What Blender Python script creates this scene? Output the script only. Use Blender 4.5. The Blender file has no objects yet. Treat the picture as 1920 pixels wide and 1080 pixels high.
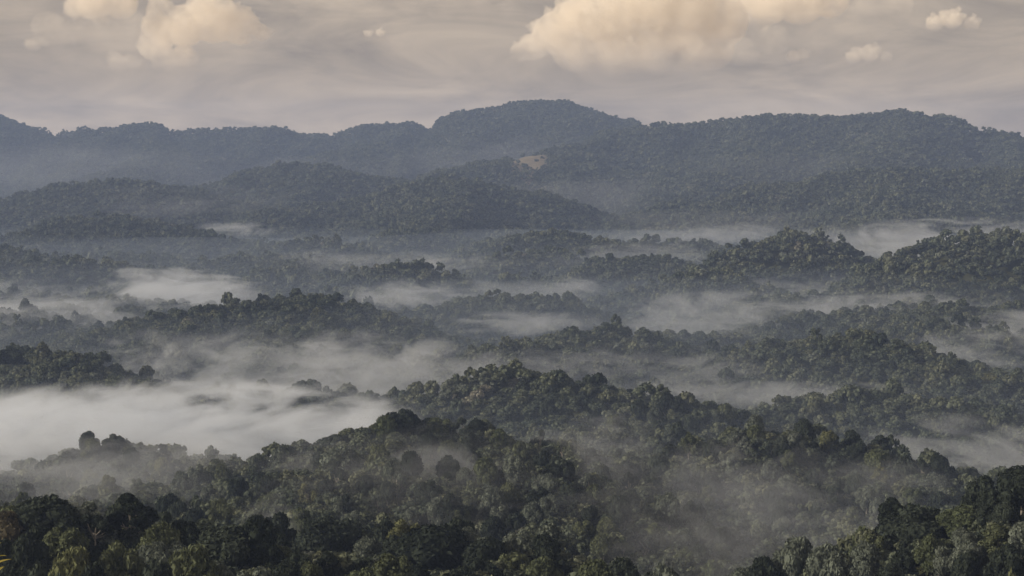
import bpy, math, random
import numpy as np
from mathutils import Vector

# ------------------------------------------------------------------ camera, sky, sun, exposure
sc = bpy.context.scene
COL = sc.collection
F = 3583.0                       # focal length in pixels of a 1920 wide frame
CAMZ = 250.0
PITCH = math.atan(240 / F)       # the horizon lies at y = 300 of 1080
cam_d = bpy.data.cameras.new('camera')
cam_d.sensor_width = 36.0
cam_d.lens = 36.0 * F / 1920.0
cam_d.clip_start = 0.5
cam_d.clip_end = 90000.0
cam = bpy.data.objects.new('camera', cam_d)
cam.location = (0, 0, CAMZ)
cam.rotation_euler = (math.pi / 2 - PITCH, 0, 0)
COL.objects.link(cam)
sc.camera = cam

SUN_AZ = math.radians(-108.0)    # from +Y clockwise: to the left, a little behind the camera
SUN_EL = math.radians(23.0)
sun_dir = Vector((math.sin(SUN_AZ) * math.cos(SUN_EL), math.cos(SUN_AZ) * math.cos(SUN_EL), math.sin(SUN_EL)))

world = bpy.data.worlds.new('World')
sc.world = world
world.use_nodes = True
wn, wl = world.node_tree.nodes, world.node_tree.links
wn.clear()
w_out = wn.new('ShaderNodeOutputWorld')
w_sky = wn.new('ShaderNodeTexSky')
w_sky.sky_type = 'NISHITA'
w_sky.sun_disc = False
w_sky.sun_elevation = SUN_EL
w_sky.sun_rotation = SUN_AZ
w_sky.air_density = 1.2
w_sky.dust_density = 2.5
w_bg = wn.new('ShaderNodeBackground')
w_bg.inputs['Strength'].default_value = 0.06
wl.new(w_sky.outputs[0], w_bg.inputs['Color'])
# a thin warm grey veil of high cloud over the whole sky
w_tc = wn.new('ShaderNodeTexCoord')
w_map = wn.new('ShaderNodeMapping')
w_map.inputs['Scale'].default_value = (11.0, 11.0, 44.0)
w_noise = wn.new('ShaderNodeTexNoise')
w_noise.inputs['Scale'].default_value = 1.0
w_noise.inputs['Detail'].default_value = 10.0
w_noise.inputs['Roughness'].default_value = 0.62
w_noise.inputs['Distortion'].default_value = 0.6
w_ramp = wn.new('ShaderNodeValToRGB')
e = w_ramp.color_ramp.elements
e[0].position = 0.30; e[0].color = (0.325, 0.266, 0.224, 1)
e[1].position = 0.72; e[1].color = (0.70, 0.555, 0.415, 1)
w_veil = wn.new('ShaderNodeBackground')
w_veil.inputs['Strength'].default_value = 1.0
w_mix = wn.new('ShaderNodeMixShader')
w_mix.inputs[0].default_value = 0.82
wl.new(w_tc.outputs['Generated'], w_map.inputs['Vector'])
wl.new(w_map.outputs[0], w_noise.inputs['Vector'])
wl.new(w_noise.outputs['Fac'], w_ramp.inputs[0])
wl.new(w_ramp.outputs[0], w_veil.inputs['Color'])
w_sep = wn.new('ShaderNodeSeparateXYZ'); wl.new(w_tc.outputs['Generated'], w_sep.inputs[0])
w_hz = wn.new('ShaderNodeMapRange'); w_hz.interpolation_type = 'SMOOTHSTEP'
w_hz.inputs['From Min'].default_value = 0.0; w_hz.inputs['From Max'].default_value = 0.055
w_hz.inputs['To Min'].default_value = 1.5; w_hz.inputs['To Max'].default_value = 1.0
wl.new(w_sep.outputs['Z'], w_hz.inputs['Value']); wl.new(w_hz.outputs[0], w_veil.inputs['Strength'])
wl.new(w_bg.outputs[0], w_mix.inputs[1])
wl.new(w_veil.outputs[0], w_mix.inputs[2])
wl.new(w_mix.outputs[0], w_out.inputs['Surface'])

sun_l = bpy.data.lights.new('sun', 'SUN')
sun_l.energy = 5.0
sun_l.angle = math.radians(0.6)
sun_l.color = (1.0, 0.86, 0.68)
sun = bpy.data.objects.new('sun', sun_l)
sun.rotation_euler = (-sun_dir).to_track_quat('-Z', 'Y').to_euler()
sun.location = (-600, -400, 900)
COL.objects.link(sun)

vs = sc.view_settings
vs.view_transform = 'Standard'; vs.look = 'None'
vs.exposure = 0.08; vs.gamma = 1.0
vs.use_curve_mapping = False
cy = sc.cycles
cy.max_bounces = 8; cy.diffuse_bounces = 2; cy.glossy_bounces = 1
cy.transmission_bounces = 2; cy.volume_bounces = 4; cy.transparent_max_bounces = 8
cy.volume_step_rate = 1.0; cy.volume_max_steps = 256
cy.use_denoising = True
cy.denoiser = 'OPENIMAGEDENOISE'
cy.use_adaptive_sampling = True
cy.adaptive_threshold = 0.02

rng = np.random.default_rng(7)
random.seed(7)

# ------------------------------------------------------------------ helpers
cp, sp = math.cos(PITCH), math.sin(PITCH)
def at(px, py, d):
    """the point of the world at depth d (along +Y) seen at a place of the 1920x1080 frame"""
    u, v = (px - 960.0) / F, -(py - 540.0) / F
    k = d / (cp + v * sp)
    return Vector((u * k, d, CAMZ + (v * cp - sp) * k))
def seen(P):
    """numpy (n,3) points -> pixel x, y in the 1920x1080 frame"""
    y, z = P[:, 1], P[:, 2] - CAMZ
    depth = y * cp - z * sp
    up = z * cp + y * sp
    return 960 + F * P[:, 0] / depth, 540 - F * up / depth

def hash2(ix, iy, s):
    h = (ix.astype(np.int64) * 374761393 + iy.astype(np.int64) * 668265263 + s * 974634777) & 0xffffffff
    h = ((h ^ (h >> 13)) * 1274126177) & 0xffffffff
    return ((h ^ (h >> 16)) & 0xffff) / 65535.0
def vnoise(x, y, s=0):
    ix, iy = np.floor(x), np.floor(y)
    fx, fy = x - ix, y - iy
    fx = fx * fx * (3 - 2 * fx); fy = fy * fy * (3 - 2 * fy)
    a, b = hash2(ix, iy, s), hash2(ix + 1, iy, s)
    c, d = hash2(ix, iy + 1, s), hash2(ix + 1, iy + 1, s)
    return (a + (b - a) * fx) * (1 - fy) + (c + (d - c) * fx) * fy
def fbm(x, y, s=0, o=4):
    t, a, n = 0.0, 0.5, 0.0
    for i in range(o):
        t = t + a * (vnoise(x, y, s + i) - 0.5); n += a
        x = x * 2.03 + 11.3; y = y * 2.03 - 7.1; a *= 0.5
    return 2 * t / n

def mesh_obj(name, V, Fc, mat=None, parent=None, smooth=False, link=True):
    me = bpy.data.meshes.new(name)
    V = np.asarray(V, dtype=np.float32)
    if isinstance(Fc, np.ndarray):
        n, k = Fc.shape
        me.vertices.add(len(V)); me.vertices.foreach_set('co', V.ravel())
        me.loops.add(n * k); me.loops.foreach_set('vertex_index', Fc.astype(np.int32).ravel())
        me.polygons.add(n); me.polygons.foreach_set('loop_start', np.arange(0, n * k, k, dtype=np.int32))
        me.update(calc_edges=True)
    else:
        me.from_pydata([tuple(v) for v in V], [], Fc); me.update()
    if smooth:
        me.polygons.foreach_set('use_smooth', np.ones(len(me.polygons), dtype=bool))
    if mat: me.materials.append(mat)
    o = bpy.data.objects.new(name, me)
    if parent: o.parent = parent
    if link: COL.objects.link(o)
    return o
def tag(o, label=None, cat=None, group=None, kind=None):
    if label: o['label'] = label
    if cat: o['category'] = cat
    if group: o['group'] = group
    if kind: o['kind'] = kind
    return o

# ------------------------------------------------------------------ materials
def new_mat(name):
    m = bpy.data.materials.new(name); m.use_nodes = True
    m.node_tree.nodes.clear()
    return m, m.node_tree.nodes, m.node_tree.links

def leaf_mat(name, cols, per_tree=True, trans=0.22):
    """foliage: the colour differs from tree to tree and from spray to spray"""
    m, n, l = new_mat(name)
    out = n.new('ShaderNodeOutputMaterial')
    oi = n.new('ShaderNodeObjectInfo')
    ramp = n.new('ShaderNodeValToRGB')
    el = ramp.color_ramp.elements
    while len(el) < len(cols): el.new(0.5)
    for i, (p, c) in enumerate(cols):
        el[i].position = p; el[i].color = (*c, 1)
    if per_tree: l.new(oi.outputs['Random'], ramp.inputs[0])
    else:        # kinds of tree grow in drifts
        nz = n.new('ShaderNodeTexNoise'); nz.inputs['Scale'].default_value = 1 / 70.0; nz.inputs['Detail'].default_value = 2
        l.new(oi.outputs['Location'], nz.inputs['Vector'])
        dr = n.new('ShaderNodeMapRange'); dr.inputs['From Min'].default_value = .3; dr.inputs['From Max'].default_value = .7
        l.new(nz.outputs['Fac'], dr.inputs['Value'])
        mxf = n.new('ShaderNodeMix'); mxf.inputs['Factor'].default_value = .45
        l.new(oi.outputs['Random'], mxf.inputs['A']); l.new(dr.outputs[0], mxf.inputs['B']); l.new(mxf.outputs['Result'], ramp.inputs[0])
    geo = n.new('ShaderNodeNewGeometry')
    hsv = n.new('ShaderNodeHueSaturation')
    ma = n.new('ShaderNodeMapRange')
    ma.inputs['To Min'].default_value = 0.45; ma.inputs['To Max'].default_value = 1.65
    l.new(geo.outputs['Random Per Island'], ma.inputs['Value'])
    l.new(ma.outputs[0], hsv.inputs['Value'])
    l.new(ramp.outputs[0], hsv.inputs['Color'])
    d = n.new('ShaderNodeBsdfDiffuse'); t = n.new('ShaderNodeBsdfTranslucent')
    mx = n.new('ShaderNodeMixShader'); mx.inputs[0].default_value = trans
    l.new(hsv.outputs[0], d.inputs['Color']); l.new(hsv.outputs[0], t.inputs['Color'])
    l.new(d.outputs[0], mx.inputs[1]); l.new(t.outputs[0], mx.inputs[2])
    l.new(mx.outputs[0], out.inputs['Surface'])
    return m
M_FOREST = leaf_mat('forest_foliage', [(0.0, (0.022, 0.030, 0.026)), (0.30, (0.056, 0.070, 0.054)), (0.55, (0.082, 0.097, 0.069)),
                    (0.75, (0.102, 0.113, 0.076)), (0.90, (0.105, 0.122, 0.105)), (0.96, (0.151, 0.152, 0.119)), (0.99, (0.197, 0.193, 0.158))], per_tree=False)
LEAF = {
    'dark green': leaf_mat('dark_green_leaves', [(0, (0.019, 0.025, 0.020)), (1, (0.039, 0.049, 0.038))]),
    'olive green': leaf_mat('olive_leaves', [(0, (0.060, 0.074, 0.043)), (1, (0.084, 0.097, 0.057))]),
    'yellowish green': leaf_mat('yellow_green_leaves', [(0, (0.102, 0.113, 0.057)), (1, (0.099, 0.105, 0.055))]),
    'grey green': leaf_mat('grey_green_leaves', [(0, (0.079, 0.095, 0.080)), (1, (0.107, 0.125, 0.105))]),
    'pale cream': leaf_mat('pale_leaves', [(0, (0.162, 0.156, 0.121)), (1, (0.210, 0.201, 0.161))]),  # sunlit cream painted into the leaf colour
    'brownish': leaf_mat('brownish_leaves', [(0, (0.060, 0.054, 0.036)), (1, (0.084, 0.076, 0.051))]),
}
def bark_mat(name, c1, c2):
    m, n, l = new_mat(name)
    out = n.new('ShaderNodeOutputMaterial'); d = n.new('ShaderNodeBsdfPrincipled')
    d.inputs['Roughness'].default_value = 0.85
    tc = n.new('ShaderNodeTexCoord'); mp = n.new('ShaderNodeMapping'); mp.inputs['Scale'].default_value = (2.5, 2.5, 0.5)
    nz = n.new('ShaderNodeTexNoise'); nz.inputs['Scale'].default_value = 1.5; nz.inputs['Detail'].default_value = 5
    r = n.new('ShaderNodeValToRGB')
    r.color_ramp.elements[0].position = 0.35; r.color_ramp.elements[0].color = (*c1, 1)
    r.color_ramp.elements[1].position = 0.65; r.color_ramp.elements[1].color = (*c2, 1)
    l.new(tc.outputs['Object'], mp.inputs[0]); l.new(mp.outputs[0], nz.inputs['Vector'])
    l.new(nz.outputs['Fac'], r.inputs[0]); l.new(r.outputs[0], d.inputs['Base Color']); l.new(d.outputs[0], out.inputs['Surface'])
    return m
M_BARK = bark_mat('pale_bark', (0.10, 0.09, 0.075), (0.24, 0.225, 0.195))

def ground_mat():
    m, n, l = new_mat('forest_floor')
    out = n.new('ShaderNodeOutputMaterial'); d = n.new('ShaderNodeBsdfDiffuse')
    geo = n.new('ShaderNodeNewGeometry')
    nz = n.new('ShaderNodeTexNoise'); nz.inputs['Scale'].default_value = 0.06; nz.inputs['Detail'].default_value = 9
    nz.inputs['Roughness'].default_value = 0.7
    r = n.new('ShaderNodeValToRGB')
    r.color_ramp.elements[0].position = 0.35; r.color_ramp.elements[0].color = (0.026, 0.030, 0.018, 1)
    r.color_ramp.elements[1].position = 0.7; r.color_ramp.elements[1].color = (0.060, 0.062, 0.032, 1)
    bp = n.new('ShaderNodeBump'); bp.inputs['Strength'].default_value = 0.8; bp.inputs['Distance'].default_value = 3.0
    l.new(geo.outputs['Position'], nz.inputs['Vector']); l.new(nz.outputs['Fac'], r.inputs[0])
    l.new(nz.outputs['Fac'], bp.inputs['Height']); l.new(bp.outputs[0], d.inputs['Normal'])
    l.new(r.outputs[0], d.inputs['Color']); l.new(d.outputs[0], out.inputs['Surface'])
    return m
M_GROUND = ground_mat()

# ------------------------------------------------------------------ terrain: hills from their crest lines
CANOPY = 17.0
# (crest points: frame x, frame y of the canopy line, depth), slope, crest rounding in metres
RIDGES = [
    # far mountains
    ([(-350, 240, 7600), (0, 223, 7600), (30, 236, 7500), (75, 238, 7500), (105, 247, 7500), (160, 234, 7400), (220, 242, 7400), (275, 232, 7400),
      (330, 240, 7400), (400, 238, 7400), (480, 238, 7400), (530, 252, 7400), (590, 250, 7400), (640, 268, 7400), (760, 290, 7300)], .40, 60),
    ([(480, 300, 7700), (560, 275, 7600), (605, 257, 7500), (650, 244, 7500), (700, 236, 7400), (765, 226, 7400), (795, 238, 7400), (815, 262, 7400), (840, 300, 7300)], .50, 35),
    ([(770, 305, 7200), (800, 270, 7200), (822, 246, 7200), (870, 216, 7200), (920, 197, 7200), (975, 191, 7200), (1030, 193, 7200), (1080, 205, 7200), (1130, 225, 7200), (1165, 240, 7200), (1250, 275, 7200)], .50, 70),
    ([(1150, 246, 6000), (1200, 235, 6000), (1240, 231, 6000), (1340, 232, 6000), (1420, 220, 5900), (1480, 217, 5900), (1560, 221, 5900), (1600, 226, 5900),
      (1640, 215, 5800), (1700, 209, 5800), (1760, 216, 5800), (1830, 233, 5800), (1880, 243, 5800), (1920, 252, 5800), (2100, 285, 5800), (2350, 270, 5800)], .42, 90),
    # spurs that come down towards the viewer
    ([(1165, 242, 5950), (1090, 268, 5700), (1010, 284, 5500), (940, 302, 5350), (880, 320, 5200), (830, 342, 5100)], .42, 50),
    ([(1420, 222, 5900), (1400, 262, 5500), (1420, 300, 5150)], .40, 50),
    ([(1700, 211, 5800), (1690, 250, 5450), (1660, 290, 5100)], .40, 50),
    ([(1880, 245, 5800), (1900, 275, 5400), (1930, 300, 5100)], .40, 50),
    ([(770, 228, 7400), (730, 262, 6900), (660, 285, 6500)], .42, 50),
    ([(975, 193, 7200), (935, 235, 6800), (860, 270, 6500)], .42, 50),
    ([(1040, 195, 7200), (1060, 232, 6800)], .42, 50),
    ([(275, 234, 7400), (300, 270, 6900), (280, 305, 6500)], .40, 50),
    # hills in the middle distance
    ([(-250, 410, 4700), (0, 387, 4600), (60, 366, 4600), (130, 350, 4600), (200, 338, 4500), (270, 342, 4500), (330, 352, 4500), (390, 372, 4500), (430, 400, 4400)], .42, 60),
    ([(350, 372, 5200), (430, 340, 5100), (500, 318, 5100), (570, 305, 5100), (640, 322, 5000), (720, 352, 5000)], .42, 60),
    ([(470, 432, 4200), (540, 396, 4200), (620, 382, 4250), (700, 374, 4300), (760, 346, 4300), (830, 331, 4300), (900, 336, 4300), (960, 347, 4300), (1040, 374, 4300), (1120, 405, 4300)], .42, 60),
    ([(830, 333, 4300), (850, 380, 3950), (800, 420, 3700), (740, 445, 3550)], .40, 45),
    ([(1170, 418, 4300), (1250, 396, 4300), (1330, 376, 4300), (1450, 346, 4300), (1550, 326, 4300), (1650, 319, 4300), (1800, 321, 4300), (1920, 317, 4300), (2250, 335, 4300)], .38, 60),
    ([(1650, 321, 4300), (1680, 370, 3900), (1660, 405, 3700)], .38, 45),
    ([(-250, 450, 3500), (0, 440, 3500), (80, 417, 3500), (150, 406, 3500), (220, 402, 3500), (300, 412, 3500), (370, 435, 3450), (430, 442, 3400), (480, 470, 3300)], .42, 45),
    ([(-250, 480, 3000), (0, 470, 3000), (60, 478, 2950), (130, 505, 2900)], .40, 40),
    ([(-250, 500, 2800), (0, 492, 2800), (100, 488, 2800), (200, 496, 2800), (320, 508, 2780), (430, 530, 2700)], .42, 35),
    ([(510, 478, 3300), (580, 452, 3300), (620, 447, 3300), (680, 478, 3200)], .42, 35),
    ([(370, 500, 3000), (430, 482, 3000), (500, 485, 3000), (560, 505, 2900)], .42, 35),
    ([(880, 478, 3300), (920, 452, 3300), (980, 438, 3300), (1060, 433, 3300), (1120, 450, 3250), (1170, 478, 3200)], .42, 40),
    ([(1070, 530, 2800), (1120, 495, 2800), (1160, 482, 2800), (1210, 476, 2800), (1260, 490, 2800), (1310, 520, 2800)], .44, 35),
    ([(1270, 530, 2650), (1340, 482, 2650), (1400, 452, 2650), (1460, 433, 2650), (1530, 440, 2650), (1575, 462, 2650), (1615, 492, 2620), (1650, 530, 2600), (1680, 570, 2580)], .46, 40),
    ([(1570, 575, 2380), (1620, 540, 2400), (1665, 503, 2400), (1725, 464, 2400), (1800, 437, 2400), (1860, 433, 2400), (1920, 442, 2400), (2150, 460, 2400)], .46, 40),
    ([(620, 545, 2650), (660, 520, 2650), (700, 503, 2650), (760, 492, 2650), (810, 505, 2650), (880, 540, 2600)], .44, 35),
    ([(880, 535, 2700), (950, 516, 2700), (1020, 522, 2700), (1070, 545, 2650)], .42, 35),
    ([(820, 605, 2250), (890, 562, 2250), (960, 549, 2250), (1040, 560, 2250), (1110, 590, 2250)], .42, 35),
    ([(1100, 575, 2450), (1200, 555, 2450), (1300, 545, 2450), (1400, 560, 2400), (1500, 575, 2350)], .40, 35),
    ([(1500, 610, 2050), (1620, 590, 2050), (1750, 575, 2050), (1850, 580, 2050), (1950, 575, 2050), (2200, 570, 2050)], .36, 35),
    ([(120, 665, 1950), (200, 612, 1950), (280, 592, 2000), (360, 582, 2000), (430, 570, 2000), (500, 557, 2000), (560, 560, 2000), (620, 570, 2000),
      (690, 592, 1950), (740, 616, 1900), (790, 642, 1850), (840, 680, 1800)], .42, 35),
    ([(360, 585, 1980), (330, 625, 1850), (290, 650, 1780)], .42, 30),
    ([(560, 563, 1980), (600, 620, 1820), (560, 660, 1700)], .40, 30),
    # nearer hills
    ([(-250, 640, 1550), (-60, 648, 1550), (20, 655, 1550), (80, 652, 1550), (140, 667, 1530), (170, 690, 1480), (220, 725, 1420), (270, 748, 1390)], .46, 22),
    ([(300, 745, 1420), (400, 740, 1430), (520, 745, 1430), (600, 735, 1420), (680, 760, 1400)], .36, 25),
    ([(780, 700, 1650), (830, 668, 1650), (900, 656, 1650), (960, 646, 1680), (1020, 640, 1700), (1070, 632, 1750), (1130, 615, 1800), (1190, 626, 1800), (1240, 650, 1780), (1290, 690, 1750)], .42, 30),
    ([(840, 735, 1380), (900, 703, 1380), (970, 696, 1380), (1060, 706, 1360), (1150, 736, 1330), (1230, 746, 1310), (1290, 762, 1300), (1330, 815, 1280)], .42, 28),
    ([(1270, 745, 1800), (1340, 705, 1780), (1400, 668, 1760), (1450, 645, 1740), (1490, 640, 1720), (1560, 635, 1700), (1620, 628, 1680), (1680, 645, 1650), (1740, 670, 1600),
      (1800, 690, 1560), (1850, 700, 1540), (1920, 712, 1520), (2200, 730, 1500)], .44, 28),
    ([(1300, 800, 1350), (1400, 768, 1380), (1500, 742, 1400), (1600, 738, 1400), (1700, 752, 1380), (1800, 770, 1330), (1950, 790, 1300), (2200, 800, 1300)], .40, 25),
    ([(620, 880, 1000), (690, 815, 1000), (720, 790, 1000), (760, 785, 1000), (820, 790, 1000), (900, 797, 1000), (935, 822, 990), (970, 870, 960)], .44, 18),
    ([(430, 925, 900), (560, 885, 900), (640, 858, 900), (720, 870, 870), (850, 872, 860), (1000, 872, 860), (1070, 905, 840), (1120, 965, 800)], .42, 20),
    ([(1240, 850, 1060), (1300, 828, 1060), (1350, 808, 1060), (1420, 795, 1060), (1500, 797, 1060), (1560, 815, 1050), (1620, 852, 1030), (1700, 866, 1010), (1760, 890, 980), (1800, 940, 940)], .44, 20),
    ([(-250, 890, 1120), (0, 872, 1120), (80, 862, 1120), (160, 842, 1110), (200, 828, 1100), (260, 840, 1090), (330, 862, 1070), (430, 905, 1020)], .42, 20),
    ([(-250, 950, 860), (0, 935, 860), (150, 930, 850), (300, 945, 830), (420, 960, 800), (560, 960, 780)], .38, 20),
    ([(1380, 590, 2250), (1450, 575, 2280), (1520, 580, 2280)], .42, 30),
    ([(1660, 640, 1880), (1740, 615, 1900), (1830, 610, 1900), (1900, 622, 1900)], .40, 30),
    ([(560, 560, 2450), (620, 545, 2500), (690, 545, 2500), (740, 560, 2450)], .40, 30),
    ([(700, 600, 2200), (780, 585, 2250), (850, 600, 2200)], .40, 30),
    ([(940, 480, 3000), (1010, 472, 3050), (1080, 486, 3000)], .42, 30),
    ([(700, 455, 3500), (760, 440, 3550), (830, 440, 3550), (880, 455, 3500)], .42, 35),
    ([(1160, 460, 3300), (1230, 448, 3350), (1310, 455, 3300)], .40, 35),
    ([(1250, 520, 2500), (1330, 505, 2500), (1380, 520, 2450)], .42, 30),
    ([(480, 515, 2900), (540, 500, 2950), (600, 510, 2900)], .40, 30),
    ([(950, 870, 960), (1010, 850, 980), (1080, 870, 960)], .40, 18),
    ([(1100, 800, 1180), (1170, 790, 1200), (1240, 805, 1180)], .42, 20),
    ([(1640, 905, 1000), (1780, 900, 1080), (1880, 890, 1120), (2100, 870, 1150)], .36, 20),
    ([(530, 1015, 620), (600, 985, 620), (660, 985, 610), (720, 1010, 580), (800, 1000, 570), (880, 1008, 560), (950, 1035, 545), (1010, 1060, 530)], .44, 14),
    ([(-250, 960, 500), (0, 960, 490), (80, 950, 485), (170, 965, 485), (250, 975, 485), (340, 990, 480), (430, 992, 475), (490, 1015, 465), (550, 1060, 450), (600, 1110, 440)], .46, 12),
    ([(1625, 1140, 560), (1665, 1010, 565), (1725, 958, 560), (1800, 950, 550), (1860, 925, 545), (1915, 885, 540), (2000, 870, 540), (2250, 860, 540)], .62, 12),
]
NEARRIDGE = [((0, -25, 248.0), (0, 2, 248.0))]
def build_segments():
    segs = []
    for pts, s, w in RIDGES:
        if 2100 < pts[0][2] < 3700: s, w = s * 1.4, w * .8      # the small middle hills stand up as steep domes
        q = [at(*p) for p in pts]
        q = [Vector((p.x, p.y, p.z - CANOPY)) for p in q]
        segs.append(([(a, b) for a, b in zip(q[:-1], q[1:])], s, w))
    segs.append(([(Vector(a), Vector(b)) for a, b in NEARRIDGE], .78, 3))
    return segs
SEGS = build_segments()
def height(x, y):
    x = np.asarray(x, float); y = np.asarray(y, float)
    r = np.hypot(x, y)
    # gullies and folds that never touch the crest lines
    n_big = fbm(x / 700, y / 700, 3, 4); n_mid = fbm(x / 165, y / 165, 21, 4)
    far = np.clip((r - 2500) / 3500, 0, 1)
    fold = np.abs(fbm(x / 340 + 5 + .25 * n_big, y / 900, 40, 3))
    acc = np.interp(r, [0, 300, 620, 760, 1000, 1150, 1350, 1700, 2300, 2700, 3300, 4200, 5200], [20, 20, 25, 60, 56, 32, 22, 32, 45, 54, 66, 60, 50])
    acc = acc + (12 + 26 * np.clip((r - 1500) / 600, 0, 1)) * n_mid + 12 * n_big
    wk = 40 * np.clip((r - 400) / 2200, .08, 1)
    wx = x + wk * n_mid; wy = y + wk * fbm(x / 160 + 9, y / 160, 77, 3)
    K = 7.0
    tot = np.exp((acc - 150) / K)
    for segs, s, w in SEGS:
        best = np.full(x.shape, 1e9); zc = np.zeros(x.shape); prof = np.full(x.shape, -1e9)
        for a, b in segs:
            dx, dy = b.x - a.x, b.y - a.y
            L2 = dx * dx + dy * dy + 1e-9
            t = np.clip(((wx - a.x) * dx + (wy - a.y) * dy) / L2, 0, 1)
            dist = np.hypot(wx - a.x - t * dx, wy - a.y - t * dy)
            z = a.z + t * (b.z - a.z)
            h = z - s * (np.sqrt(dist * dist + w * w) - w) 
            m = h > prof
            prof = np.where(m, h, prof); best = np.where(m, dist, best)
        off = 1 - np.exp(-best / (3.0 * w))
        if w > 3: prof = prof + off * (far * (60 * n_big - 230 * fold + 50) + (1 - far) * (10 * n_mid + 6 * n_big))
        tot = tot + np.exp(np.clip((prof - 150) / K, -60, 60))
    return 150 + K * np.log(tot)

angs = np.concatenate([np.arange(-180, -24, 6.0), np.linspace(-24, 24, 341), np.arange(30, 181, 6.0)])
rads = np.concatenate([[0.0], np.geomspace(3, 300, 40)[:-1], np.geomspace(300, 8400, 430)])
A, Rr = np.meshgrid(np.radians(angs), rads)
gx, gy = Rr * np.sin(A), Rr * np.cos(A)
gz = height(gx.ravel(), gy.ravel()).reshape(gx.shape)
na, nr = len(angs), len(rads)
idx = np.arange(na * nr).reshape(nr, na)
quads = np.stack([idx[:-1, :-1], idx[:-1, 1:], idx[1:, 1:], idx[1:, :-1]], -1).reshape(-1, 4)
hills = mesh_obj('hills', np.stack([gx, gy, gz], -1).reshape(-1, 3), quads, M_GROUND, smooth=True)
tag(hills, kind='structure')

# fast lookup of the ground and of what the ground hides
ad = np.linspace(-24, 24, 341)
ia0 = int(np.argmin(np.abs(angs - (-24))))
GZ = gz[:, ia0:ia0 + 341]
def ground(x, y):
    r = np.hypot(x, y); a = np.degrees(np.arctan2(x, y))
    fi = np.interp(r, rads, np.arange(nr)); fj = (a + 24) / 48 * 340
    i = np.clip(fi.astype(int), 0, nr - 2); j = np.clip(fj.astype(int), 0, 339)
    u, v = fi - i, np.clip(fj - j, 0, 1)
    return (GZ[i, j] * (1 - u) + GZ[i + 1, j] * u) * (1 - v) + (GZ[i, j + 1] * (1 - u) + GZ[i + 1, j + 1] * u) * v
tanv = (GZ - (CAMZ + 28)) / np.maximum(rads[:, None], 1)
horizon = np.maximum.accumulate(np.where(rads[:, None] < 250, -9, tanv), axis=0)
def hidden(x, y, ztop):
    r = np.hypot(x, y); a = np.degrees(np.arctan2(x, y))
    i = np.clip(np.interp(r, rads, np.arange(nr)).astype(int) - 1, 0, nr - 1); j = np.clip(np.rint((a + 24) / 48 * 340).astype(int), 0, 340)
    return (ztop - (CAMZ + 28)) / r < horizon[i, j] - 0.0005

# ------------------------------------------------------------------ trees
def ico(sub):
    import bmesh
    bm = bmesh.new(); bmesh.ops.create_icosphere(bm, subdivisions=sub, radius=1.0)
    V = np.array([v.co[:] for v in bm.verts]); Fc = np.array([[v.index for v in f.verts] for f in bm.faces]); bm.free()
    return V, Fc
ICO1, ICO2 = ico(1), ico(2)

def lobes(kind, R, H, rg):
    """centres and radii of the leaf masses of a crown; R crown radius, H height of the tree"""
    L = []
    if kind == 'domed':
        zb = H - R * 1.15
        L.append((0, 0, zb + R * .35, R * .62))
        for k in range(15):
            a = rg.uniform(0, 6.28); e = rg.uniform(0.0, 1.35)
            rr = R * .70
            L.append((rr * math.cos(a) * math.cos(e), rr * math.sin(a) * math.cos(e), zb + rr * .95 * math.sin(e), R * rg.uniform(.26, .40)))
    elif kind == 'spreading':
        zb = H - R * .62
        for k in range(16):
            a = k * 2.4 + rg.uniform(-.4, .4); q = math.sqrt((k + .5) / 16)
            L.append((R * .82 * q * math.cos(a), R * .82 * q * math.sin(a), zb + R * .55 * (1 - q * q) + rg.uniform(-.08, .08) * R, R * rg.uniform(.24, .35)))
    elif kind == 'tufted':
        zb = H - R * 1.7
        for k in range(12):
            a = k * 2.4 + rg.uniform(-.6, .6); e = rg.uniform(-.25, 1.4); rr = R * rg.uniform(.55, .9)
            L.append((rr * math.cos(a) * math.cos(e), rr * math.sin(a) * math.cos(e), zb + R * .75 + rr * 1.05 * math.sin(e), R * rg.uniform(.17, .30)))
    elif kind == 'rounded':
        zb = H - R * 1.0
        L.append((0, 0, zb - R * .05, R * .66))
        for k in range(13):
            a = rg.uniform(0, 6.28); e = math.asin(rg.uniform(-.35, 1))
            rr = R * .66
            L.append((rr * math.cos(a) * math.cos(e), rr * math.sin(a) * math.cos(e), zb + rr * math.sin(e), R * rg.uniform(.28, .38)))
    else:   # tall
        for k in range(13):
            t = (k + .5) / 13
            a = k * 2.4 + rg.uniform(-.5, .5); rr = R * .58 * math.sin(math.pi * (.15 + .8 * t)) 
            L.append((rr * math.cos(a), rr * math.sin(a), H * (.42 + .52 * t) - R * .2, R * rg.uniform(.30, .44) * (1.1 - .45 * t)))
    L = np.array(L)
    L[:, 2] += H - (L[:, 2] + L[:, 3]).max()
    return L

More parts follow.
